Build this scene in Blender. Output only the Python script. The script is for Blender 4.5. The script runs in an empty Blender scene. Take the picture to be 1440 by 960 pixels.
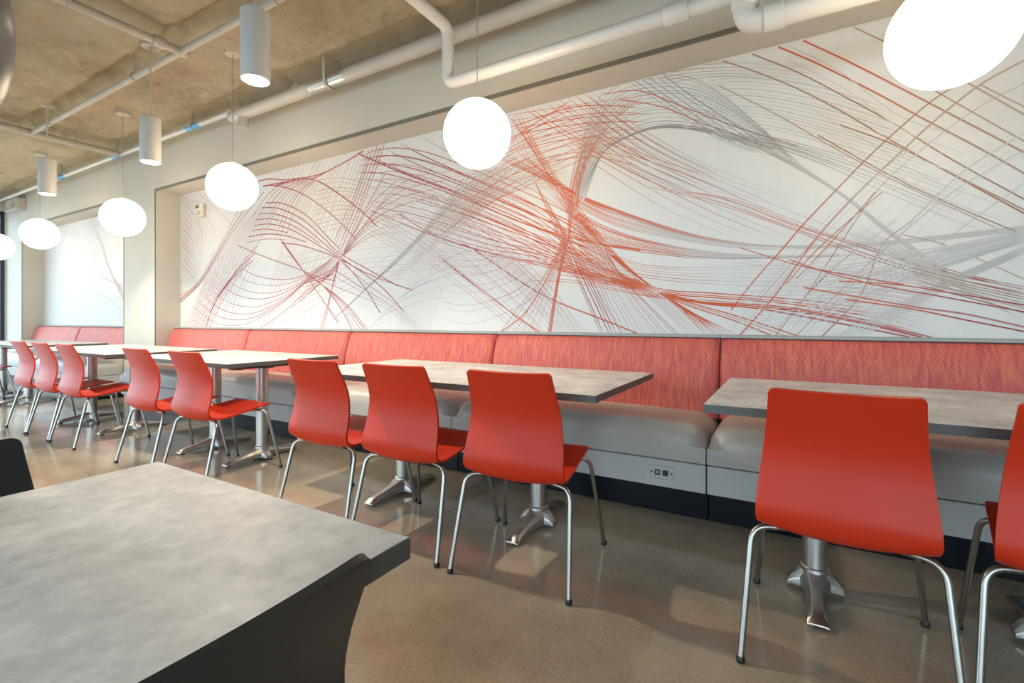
import bpy, math, random
from mathutils import Vector, noise
random.seed(7)
PI = math.pi
scene = bpy.context.scene
COL = scene.collection

# ------------------------------------------------------------------ camera, sky, exposure
cam_data = bpy.data.cameras.new('camera')
cam_data.sensor_width = 36.0
cam_data.lens = 16.8
cam_data.shift_y = -31.0 / 1440.0
cam_data.clip_start = 0.02
cam = bpy.data.objects.new('camera', cam_data)
COL.objects.link(cam)
cam.location = (0, 0, 1.07)
cam.rotation_euler = (PI / 2, 0, math.radians(30.1))
scene.camera = cam

world = bpy.data.worlds.new('sky')
scene.world = world
world.use_nodes = True
bg = world.node_tree.nodes['Background']
bg.inputs['Color'].default_value = (0.72, 0.86, 1.0, 1)
bg.inputs['Strength'].default_value = 6.0
scene.view_settings.view_transform = 'Standard'
scene.view_settings.look = 'None'
scene.view_settings.gamma = 1
scene.view_settings.use_curve_mapping = False
scene.view_settings.exposure = 0.18

# ------------------------------------------------------------------ helpers
class MB:
    """collects vertices and faces of ONE part"""
    def __init__(self):
        self.v = []; self.f = []
    def add(self, vs, fs):
        o = len(self.v)
        self.v += [tuple(p) for p in vs]
        self.f += [tuple(i + o for i in f) for f in fs]
        return self
    def box(self, x0, x1, y0, y1, z0, z1):
        return self.add([(x0, y0, z0), (x1, y0, z0), (x1, y1, z0), (x0, y1, z0), (x0, y0, z1), (x1, y0, z1), (x1, y1, z1), (x0, y1, z1)],
                        [(3, 2, 1, 0), (4, 5, 6, 7), (0, 1, 5, 4), (1, 2, 6, 5), (2, 3, 7, 6), (3, 0, 4, 7)])
    def tube(self, path, r, n=12, caps=True):
        P = [Vector(p) for p in path]
        rs = r if isinstance(r, (list, tuple)) else [r] * len(P)
        vs = []; fs = []; prev = None
        for i, p in enumerate(P):
            t = (P[min(i + 1, len(P) - 1)] - P[max(i - 1, 0)]).normalized()
            if prev is None:
                a = Vector((0, 0, 1)) if abs(t.z) < 0.9 else Vector((1, 0, 0))
                u = t.cross(a).normalized()
            else:
                u = (prev - t * prev.dot(t)).normalized()
            prev = u
            w = t.cross(u)
            for k in range(n):
                a = 2 * PI * k / n
                vs.append(p + (u * math.cos(a) + w * math.sin(a)) * rs[i])
        for i in range(len(P) - 1):
            for k in range(n):
                a = i * n + k; b = i * n + (k + 1) % n
                fs.append((a, b, b + n, a + n))
        if caps:
            fs.append(tuple(reversed(range(n))))
            fs.append(tuple(range((len(P) - 1) * n, len(P) * n)))
        return self.add(vs, fs)
    def lathe(self, prof, n=24, c=(0, 0, 0)):
        vs = []; fs = []
        for r, z in prof:
            for k in range(n):
                a = 2 * PI * k / n
                vs.append((c[0] + r * math.cos(a), c[1] + r * math.sin(a), c[2] + z))
        for i in range(len(prof) - 1):
            for k in range(n):
                a = i * n + k; b = i * n + (k + 1) % n
                fs.append((a, b, b + n, a + n))
        fs.append(tuple(reversed(range(n))))
        fs.append(tuple(range((len(prof) - 1) * n, len(prof) * n)))
        return self.add(vs, fs)
    def loft(self, sections):
        """closed rings of equal count"""
        n = len(sections[0]); vs = []; fs = []
        for s in sections: vs += s
        for i in range(len(sections) - 1):
            for k in range(n):
                a = i * n + k; b = i * n + (k + 1) % n
                fs.append((a, b, b + n, a + n))
        fs.append(tuple(reversed(range(n))))
        fs.append(tuple(range((len(sections) - 1) * n, len(sections) * n)))
        return self.add(vs, fs)
    def build(self, name, mat, parent=None, smooth=None, bevel=0, segs=2):
        me = bpy.data.meshes.new(name)
        me.from_pydata(self.v, [], self.f)
        me.materials.append(mat)
        if smooth is not None:
            me.polygons.foreach_set('use_smooth', [True] * len(me.polygons))
            me.set_sharp_from_angle(angle=math.radians(smooth))
        me.update()
        o = bpy.data.objects.new(name, me)
        COL.objects.link(o)
        o.parent = parent
        if bevel:
            m = o.modifiers.new('bevel', 'BEVEL'); m.width = bevel; m.segments = segs; m.limit_method = 'ANGLE'
        return o

def empty(name, loc=(0, 0, 0), rz=0.0):
    o = bpy.data.objects.new(name, None)
    COL.objects.link(o)
    o.location = loc; o.rotation_euler = (0, 0, rz); o.empty_display_size = 0.1
    return o
def tag(o, label=None, cat=None, group=None, kind=None):
    if label: o['label'] = label
    if cat: o['category'] = cat
    if group: o['group'] = group
    if kind: o['kind'] = kind
    return o
def copy_tree(o, parent=None):
    c = o.copy(); COL.objects.link(c); c.parent = parent
    for ch in list(o.children):
        copy_tree(ch, c)
    return c
def catmull(pts, n):
    """resample a polyline of 2-D or 3-D points to n points along a Catmull-Rom spline"""
    P = [Vector(p) for p in pts]
    P = [P[0] * 2 - P[1]] + P + [P[-1] * 2 - P[-2]]
    dense = []
    K = 10
    for i in range(1, len(P) - 2):
        for k in range(K):
            t = k / K
            p0, p1, p2, p3 = P[i - 1], P[i], P[i + 1], P[i + 2]
            dense.append(0.5 * ((2 * p1) + (p2 - p0) * t + (2 * p0 - 5 * p1 + 4 * p2 - p3) * t * t + (3 * p1 - p0 - 3 * p2 + p3) * t ** 3))
    dense.append(P[-2])
    L = [0]
    for a, b in zip(dense, dense[1:]): L.append(L[-1] + (b - a).length)
    out = []; j = 0
    for i in range(n):
        s = L[-1] * i / (n - 1)
        while j < len(L) - 2 and L[j + 1] < s: j += 1
        q = (s - L[j]) / max(1e-9, L[j + 1] - L[j])
        out.append(dense[j].lerp(dense[j + 1], min(1, max(0, q))))
    return out

# ------------------------------------------------------------------ materials
def newmat(name):
    m = bpy.data.materials.new(name); m.use_nodes = True
    nt = m.node_tree
    return m, nt, nt.nodes['Principled BSDF']
def plain(name, col, rough=0.5, metal=0.0, spec=0.5, coat=0.0):
    m, nt, b = newmat(name)
    b.inputs['Base Color'].default_value = (*col, 1)
    b.inputs['Roughness'].default_value = rough
    b.inputs['Metallic'].default_value = metal
    b.inputs['Specular IOR Level'].default_value = spec
    if coat:
        b.inputs['Coat Weight'].default_value = coat; b.inputs['Coat Roughness'].default_value = 0.08
    return m
def N(nt, typ, **kw):
    n = nt.nodes.new(typ)
    for k, v in kw.items(): setattr(n, k, v)
    return n
def noise_node(nt, vec, scale, detail=4, rough=0.55):
    n = N(nt, 'ShaderNodeTexNoise')
    n.inputs['Scale'].default_value = scale; n.inputs['Detail'].default_value = detail; n.inputs['Roughness'].default_value = rough
    nt.links.new(vec, n.inputs['Vector'])
    return n
def ramp(nt, fac, stops):
    r = N(nt, 'ShaderNodeValToRGB')
    e = r.color_ramp.elements
    while len(e) < len(stops): e.new(0.5)
    for x, (p, c) in zip(e, stops):
        x.position = p; x.color = (*c, 1)
    nt.links.new(fac, r.inputs['Fac'])
    return r
def math_node(nt, op, a, b=None):
    n = N(nt, 'ShaderNodeMath', operation=op)
    for i, x in enumerate((a, b)):
        if x is None: continue
        if isinstance(x, (int, float)): n.inputs[i].default_value = x
        else: nt.links.new(x, n.inputs[i])
    return n.outputs[0]
def bump(nt, b, height, strength, dist):
    n = N(nt, 'ShaderNodeBump')
    n.inputs['Strength'].default_value = strength; n.inputs['Distance'].default_value = dist
    nt.links.new(height, n.inputs['Height']); nt.links.new(n.outputs[0], b.inputs['Normal'])

def mottled(name, stops, scale, rough, detail=5, bumpd=0.0, spec=0.5, coords='Object', roughvar=0.0, scale2=None):
    m, nt, b = newmat(name)
    tc = N(nt, 'ShaderNodeTexCoord')
    n = noise_node(nt, tc.outputs[coords], scale, detail)
    fac = n.outputs['Fac']
    if scale2:
        n2 = noise_node(nt, tc.outputs[coords], scale2, 6, 0.7)
        fac = math_node(nt, 'ADD', math_node(nt, 'MULTIPLY', fac, 0.6), math_node(nt, 'MULTIPLY', n2.outputs['Fac'], 0.4))
    r = ramp(nt, fac, stops)
    nt.links.new(r.outputs[0], b.inputs['Base Color'])
    b.inputs['Roughness'].default_value = rough
    b.inputs['Specular IOR Level'].default_value = spec
    if roughvar:
        nt.links.new(math_node(nt, 'ADD', math_node(nt, 'MULTIPLY', n.outputs['Fac'], roughvar), rough - roughvar * 0.5), b.inputs['Roughness'])
    if bumpd: bump(nt, b, n.outputs['Fac'], 0.6, bumpd)
    return m

def emissive(name, col, strength):
    m, nt, b = newmat(name)
    b.inputs['Base Color'].default_value = (*col, 1)
    b.inputs['Emission Color'].default_value = (*col, 1)
    b.inputs['Emission Strength'].default_value = strength
    b.inputs['Roughness'].default_value = 0.3
    return m

def glass_mat():
    m = bpy.data.materials.new('window_glass'); m.use_nodes = True
    nt = m.node_tree; nt.nodes.clear()
    o = N(nt, 'ShaderNodeOutputMaterial'); mx = N(nt, 'ShaderNodeMixShader')
    t = N(nt, 'ShaderNodeBsdfTransparent'); g = N(nt, 'ShaderNodeBsdfGlossy')
    t.inputs[0].default_value = (0.93, 0.97, 0.96, 1); g.inputs['Roughness'].default_value = 0.02
    mx.inputs[0].default_value = 0.05
    nt.links.new(t.outputs[0], mx.inputs[1]); nt.links.new(g.outputs[0], mx.inputs[2]); nt.links.new(mx.outputs[0], o.inputs[0])
    return m

def weave_mat():
    """red woven upholstery: narrow vertical chevron columns in reds, pink and orange"""
    m, nt, b = newmat('woven_red')
    tc = N(nt, 'ShaderNodeTexCoord'); sp = N(nt, 'ShaderNodeSeparateXYZ')
    nt.links.new(tc.outputs['Object'], sp.inputs[0])
    x, z = sp.outputs[0], sp.outputs[2]
    colw = 0.013
    u = math_node(nt, 'DIVIDE', x, colw)
    tri = math_node(nt, 'PINGPONG', u, 1.0)
    ph = math_node(nt, 'ADD', math_node(nt, 'DIVIDE', z, 0.011), math_node(nt, 'MULTIPLY', tri, 0.9))
    zig = math_node(nt, 'FRACT', ph)
    stripe = math_node(nt, 'GREATER_THAN', zig, 0.5)
    # colour of each column drifts; each yarn differs
    cb = N(nt, 'ShaderNodeCombineXYZ')
    nt.links.new(math_node(nt, 'FLOOR', u), cb.inputs[0]); nt.links.new(math_node(nt, 'MULTIPLY', z, 2.2), cb.inputs[2])
    nz = noise_node(nt, cb.outputs[0], 3.13, 3)
    light = ramp(nt, nz.outputs['Fac'], [(0.36, (0.58, 0.12, 0.11)), (0.5, (0.68, 0.18, 0.13)), (0.66, (0.76, 0.27, 0.15))])
    dark = ramp(nt, nz.outputs['Fac'], [(0.36, (0.34, 0.020, 0.038)), (0.5, (0.43, 0.030, 0.043)), (0.66, (0.52, 0.05, 0.045))])
    mx = N(nt, 'ShaderNodeMix', data_type='RGBA')
    nt.links.new(stripe, mx.inputs[0]); nt.links.new(dark.outputs[0], mx.inputs[6]); nt.links.new(light.outputs[0], mx.inputs[7])
    nt.links.new(mx.outputs[2], b.inputs['Base Color'])
    b.inputs['Roughness'].default_value = 0.55
    b.inputs['Sheen Weight'].default_value = 0.15
    bump(nt, b, zig, 0.25, 0.001)
    return m

def print_mat():
    m, nt, b = newmat('mural_ink')
    a = N(nt, 'ShaderNodeVertexColor'); a.layer_name = 'ink'
    nt.links.new(a.outputs[0], b.inputs['Base Color'])
    b.inputs['Roughness'].default_value = 0.6
    return m

M = {}
M['wall'] = mottled('wall_paint', [(0.3, (0.55, 0.52, 0.455)), (0.7, (0.58, 0.55, 0.485))], 3, 0.65)
M['mural'] = mottled('mural_paper', [(0.3, (0.655, 0.655, 0.655)), (0.7, (0.685, 0.685, 0.685))], 30, 0.55)
M['ink'] = print_mat()
M['trim'] = plain('bead_shadow_grey', (0.16, 0.155, 0.13), 0.5)  # edge bead, its dark grey also stands in for the shadow along it
M['ceiling'] = None
M['slab'] = None
M['subfloor'] = plain('joint_filler', (0.05, 0.045, 0.04), 0.7)
M['red'] = plain('red_plastic', (0.50, 0.028, 0.008), 0.37, spec=0.22)
M['dark'] = plain('charcoal_plastic', (0.022, 0.024, 0.028), 0.4)
M['steel'] = plain('satin_chrome', (0.36, 0.35, 0.325), 0.30, 1.0)
M['cast'] = plain('cast_aluminium', (0.58, 0.57, 0.55), 0.32, 1.0)
M['brushed'] = plain('brushed_column', (0.50, 0.48, 0.45), 0.36, 1.0)
M['rubber'] = plain('black_rubber', (0.012, 0.012, 0.013), 0.5)
M['laminate'] = mottled('grey_laminate', [(0.36, (0.38, 0.39, 0.41)), (0.46, (0.53, 0.535, 0.545)), (0.53, (0.605, 0.605, 0.61)), (0.64, (0.78, 0.78, 0.78))], 7, 0.40, detail=9, scale2=34, spec=0.36)
M['edge'] = plain('dark_edge_band', (0.085, 0.083, 0.080), 0.45)
M['vinyl'] = mottled('grey_vinyl', [(0.3, (0.40, 0.385, 0.365)), (0.7, (0.43, 0.415, 0.39))], 60, 0.36, bumpd=0.0004)
M['vinyl_base'] = mottled('grey_vinyl_base', [(0.3, (0.42, 0.415, 0.41)), (0.7, (0.45, 0.445, 0.44))], 40, 0.42)
M['toe'] = plain('black_toe_kick', (0.003, 0.004, 0.008), 0.35, spec=0.18)
M['weave'] = weave_mat()
M['cap'] = plain('grey_cap_rail', (0.33, 0.34, 0.32), 0.45)
M['globe'] = emissive('lit_opal_glass', (1.0, 0.80, 0.55), 10)
M['lens'] = emissive('lit_lens', (1.0, 0.90, 0.75), 14)
M['cyl'] = plain('white_cylinder', (0.50, 0.485, 0.465), 0.45)
M['cord'] = plain('grey_cord', (0.35, 0.33, 0.30), 0.5)
M['canopy'] = plain('beige_canopy', (0.50, 0.45, 0.38), 0.5)
M['pipe'] = mottled('painted_pipe', [(0.3, (0.47, 0.44, 0.40)), (0.7, (0.52, 0.49, 0.45))], 6, 0.38)
M['pipe_beige'] = mottled('beige_pipe', [(0.3, (0.42, 0.38, 0.32)), (0.7, (0.50, 0.46, 0.39))], 6, 0.5)
M['pvc'] = plain('white_pvc', (0.63, 0.62, 0.60), 0.3)
M['galv'] = plain('galvanised', (0.55, 0.54, 0.52), 0.35, 0.9)
M['blue'] = plain('blue_coupling', (0.12, 0.42, 0.75), 0.4)
M['dome'] = plain('dark_dome', (0.14, 0.12, 0.118), 0.30, spec=0.4)
M['frame'] = plain('dark_window_frame', (0.015, 0.02, 0.05), 0.35)
M['glass'] = glass_mat()
M['plate'] = plain('brushed_plate', (0.40, 0.40, 0.41), 0.42, 0.5)
M['socket'] = plain('black_socket', (0.012, 0.012, 0.013), 0.4)
M['contact'] = plain('brass_contact', (0.8, 0.72, 0.5), 0.3, 0.6)
M['device'] = plain('ivory_device', (0.72, 0.64, 0.52), 0.45)
M['ground'] = mottled('outside_paving', [(0.3, (0.30, 0.29, 0.27)), (0.7, (0.38, 0.37, 0.35))], 1.5, 0.8)

def ceiling_mat():
    m, nt, b = newmat('sprayed_ceiling')
    tc = N(nt, 'ShaderNodeTexCoord')
    n1 = noise_node(nt, tc.outputs['Object'], 2.2, 6, 0.6)
    n2 = noise_node(nt, tc.outputs['Object'], 16, 9, 0.8)
    r = ramp(nt, n1.outputs['Fac'], [(0.28, (0.63, 0.51, 0.345)), (0.5, (0.78, 0.655, 0.465)), (0.72, (0.86, 0.755, 0.58))])
    nt.links.new(r.outputs[0], b.inputs['Base Color'])
    b.inputs['Roughness'].default_value = 0.95
    b.inputs['Specular IOR Level'].default_value = 0.1
    bump(nt, b, n2.outputs['Fac'], 1.0, 0.06)
    return m
M['ceiling'] = ceiling_mat()
def floor_mat():
    m, nt, b = newmat('polished_concrete')
    tc = N(nt, 'ShaderNodeTexCoord')
    n1 = noise_node(nt, tc.outputs['Object'], 1.1, 8, 0.62)
    n2 = noise_node(nt, tc.outputs['Object'], 90, 3, 0.6)
    f = math_node(nt, 'ADD', math_node(nt, 'MULTIPLY', n1.outputs['Fac'], 0.75), math_node(nt, 'MULTIPLY', n2.outputs['Fac'], 0.25))
    r = ramp(nt, f, [(0.32, (0.175, 0.135, 0.092)), (0.45, (0.27, 0.22, 0.158)), (0.55, (0.345, 0.288, 0.215)), (0.70, (0.44, 0.38, 0.295))])
    nt.links.new(r.outputs[0], b.inputs['Base Color'])
    nt.links.new(math_node(nt, 'ADD', math_node(nt, 'MULTIPLY', n1.outputs['Fac'], 0.16), 0.05), b.inputs['Roughness'])
    b.inputs['Specular IOR Level'].default_value = 0.55
    return m
M['slab'] = floor_mat()

# ------------------------------------------------------------------ the room
XL, XR, YF, YB = -12.8, 4.2, -3.1, 3.02      # left end wall, right wall, window wall behind the camera, bulkhead face
YM, ZC, ZS = 3.32, 3.35, 2.735               # mural wall, ceiling, bulkhead underside
NICHE = [(-11.95, -7.95), (-7.06, 2.95)]
fl = MB().box(XL, XR, YF, 3.6, -0.12, -0.012).build('floor', M['subfloor']); tag(fl, kind='structure')
for i, x in enumerate([-12.44, -8.84, -5.24, -1.64, 1.96, 5.5][:-1]):
    x1 = min(XR, x + 3.6 if i < 4 else XR)
    for (y0, y1) in ((YF, -0.35), (-0.35, 3.6)):
        MB().box(x + 0.0025, x1 - 0.0025, y0 + 0.0025, y1 - 0.0025, -0.06, 0).build('slab', M['slab'], fl)
for (y0, y1) in ((YF, -0.35), (-0.35, 3.6)):
    MB().box(XL, -12.4425, y0 + 0.0025, y1 - 0.0025, -0.06, 0).build('slab', M['slab'], fl)

wb = MB()
wb.box(XL, XR, YM, 3.6, 0, 3.5)
wb.box(XL, XR, YB, YM, ZS, 3.5)
wb.box(XL, NICHE[0][0], YB, YM, 0, ZS)
wb.box(NICHE[0][1], NICHE[1][0], YB, YM, 0, ZS)
wb.box(NICHE[1][1], XR, YB, YM, 0, ZS)
tag(wb.build('wall_back', M['wall']), kind='structure')
for k, (a, b_) in enumerate(NICHE):
    t = MB()
    t.box(a - 0.012, b_ + 0.012, YB - 0.004, YB + 0.01, ZS - 0.012, ZS + 0.016)
    t.box(a - 0.012, a, YB - 0.004, YB + 0.004, 0, ZS - 0.012)
    t.box(b_, b_ + 0.012, YB - 0.004, YB + 0.004, 0, ZS - 0.012)
    tag(t.build('trim_%d' % (k + 1), M['trim']), kind='structure')

# sprayed ceiling: pillows between soft creases, lumpy all over
def crease(d, w): return math.exp(-(d / w) ** 2)
def ceil_z(x, y):
    z = ZC
    j = (y - 1.99) / 0.86
    z += 0.075 * crease((j - round(j)) * 0.86, 0.07)
    q = (x + 4.25) / 3.35
    z += 0.06 * crease((q - round(q)) * 3.35, 0.09)
    z += 0.030 * noise.noise((x * 1.3, y * 1.3, 0.3)) + 0.016 * noise.noise((x * 4.1, y * 4.1, 2.7)) + 0.012 * noise.noise((x * 11, y * 11, 5.1))
    rough = max(0.0, noise.noise((x * 0.6 + 3, y * 0.6, 9.0)))
    z += (0.016 + 0.07 * rough) * noise.noise((x * 13, y * 13, 1.1)) + (0.008 + 0.05 * rough) * noise.noise((x * 24, y * 24, 4.1))
    return z
cm = MB(); nx, ny = 760, 316
vs = []
for i in range(nx + 1):
    x = XL + (XR - XL) * i / nx
    for j in range(ny + 1):
        y = YF + (YB + 0.05 - YF) * j / ny
        vs.append((x, y, ceil_z(x, y)))
fs = []
for i in range(nx):
    for j in range(ny):
        a = i * (ny + 1) + j
        fs.append((a, a + 1, a + ny + 2, a + ny + 1))
cm.add(vs, fs)
cm.add([(XL, YF, 3.6), (XR, YF, 3.6), (XR, 3.6, 3.6), (XL, 3.6, 3.6)], [(0, 1, 2, 3)])
tag(cm.build('ceiling', M['ceiling'], smooth=180), kind='structure')

def window(n, axis, c, a0, a1, z0, z1, posts):
    """storefront window; axis 'x' = in a wall of constant y"""
    fr = MB(); d = 0.05
    def bar(p0, p1, q0, q1):
        if axis == 'x': fr.box(p0, p1, c - d, c + d, q0, q1)
        else: fr.box(c - d, c + d, p0, p1, q0, q1)
    bar(a0, a1, z0, z0 + 0.06); bar(a0, a1, z1 - 0.06, z1)
    edges = [a0 + (a1 - a0) * k / posts for k in range(posts + 1)]
    for e in edges:
        e0 = min(max(e - 0.03, a0), a1 - 0.06)
        bar(e0, e0 + 0.06, z0 + 0.06, z1 - 0.06)
    w = tag(fr.build('window_%d' % n, M['frame']), kind='structure')
    for e0, e1 in zip(edges, edges[1:]):
        p = MB()
        if axis == 'x': p.box(e0 + 0.031, e1 - 0.031, c - 0.004, c + 0.004, z0 + 0.06, z1 - 0.06)
        else: p.box(c - 0.004, c + 0.004, e0 + 0.031, e1 - 0.031, z0 + 0.06, z1 - 0.06)
        p.build('pane', M['glass'], w)

# window wall behind the camera
WIN = [(-12.3, -8.6), (-8.1, -4.4), (-3.9, -0.2), (0.3, 3.9)]
WZ0, WZ1 = 0.20, 3.05
wf = MB()
wf.box(XL, XR, YF - 0.2, YF, 0, WZ0); wf.box(XL, XR, YF - 0.2, YF, WZ1, 3.6)
xs = [XL] + [v for w in WIN for v in w] + [XR]
for a, b_ in zip(xs[::2], xs[1::2]): wf.box(a, b_, YF - 0.2, YF, WZ0, WZ1)
tag(wf.build('wall_front', M['wall']), kind='structure')
for k, (a, b_) in enumerate(WIN): window(k + 1, 'x', YF - 0.1, a, b_, WZ0, WZ1, 3)
# glazed left end
wl = MB()
wl.box(XL - 0.2, XL, YF - 0.2, 3.6, 3.1, 3.6); wl.box(XL - 0.2, XL, YF - 0.2, -2.8, 0, 3.1); wl.box(XL - 0.2, XL, 3.0, 3.6, 0, 3.1)
tag(wl.build('wall_left', M['wall']), kind='structure')
window(5, 'y', XL - 0.06, -2.8, 3.0, 0.0, 3.1, 4)
tag(MB().box(XR, XR + 0.2, YF - 0.2, 3.6, 0, 3.6).build('wall_right', M['wall']), kind='structure')
tag(MB().box(-60, 50, -60, 60, -0.5, -0.13).build('ground', M['ground']), kind='structure')
for loc, rot, sx, sy in [((sum(w) / 2, YF - 0.19, (WZ0 + WZ1) / 2), (PI / 2, 0, 0), w[1] - w[0], WZ1 - WZ0) for w in WIN] + [((XL - 0.15, 0.1, 1.55), (PI / 2, 0, -PI / 2), 5.8, 3.1)]:
    ld = bpy.data.lights.new('window_portal', 'AREA'); ld.shape = 'RECTANGLE'; ld.size = sx; ld.size_y = sy
    ld.cycles.is_portal = True
    lo = bpy.data.objects.new('window_portal', ld); COL.objects.link(lo); lo.location = loc; lo.rotation_euler = (rot[0], rot[1], rot[2])

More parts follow.
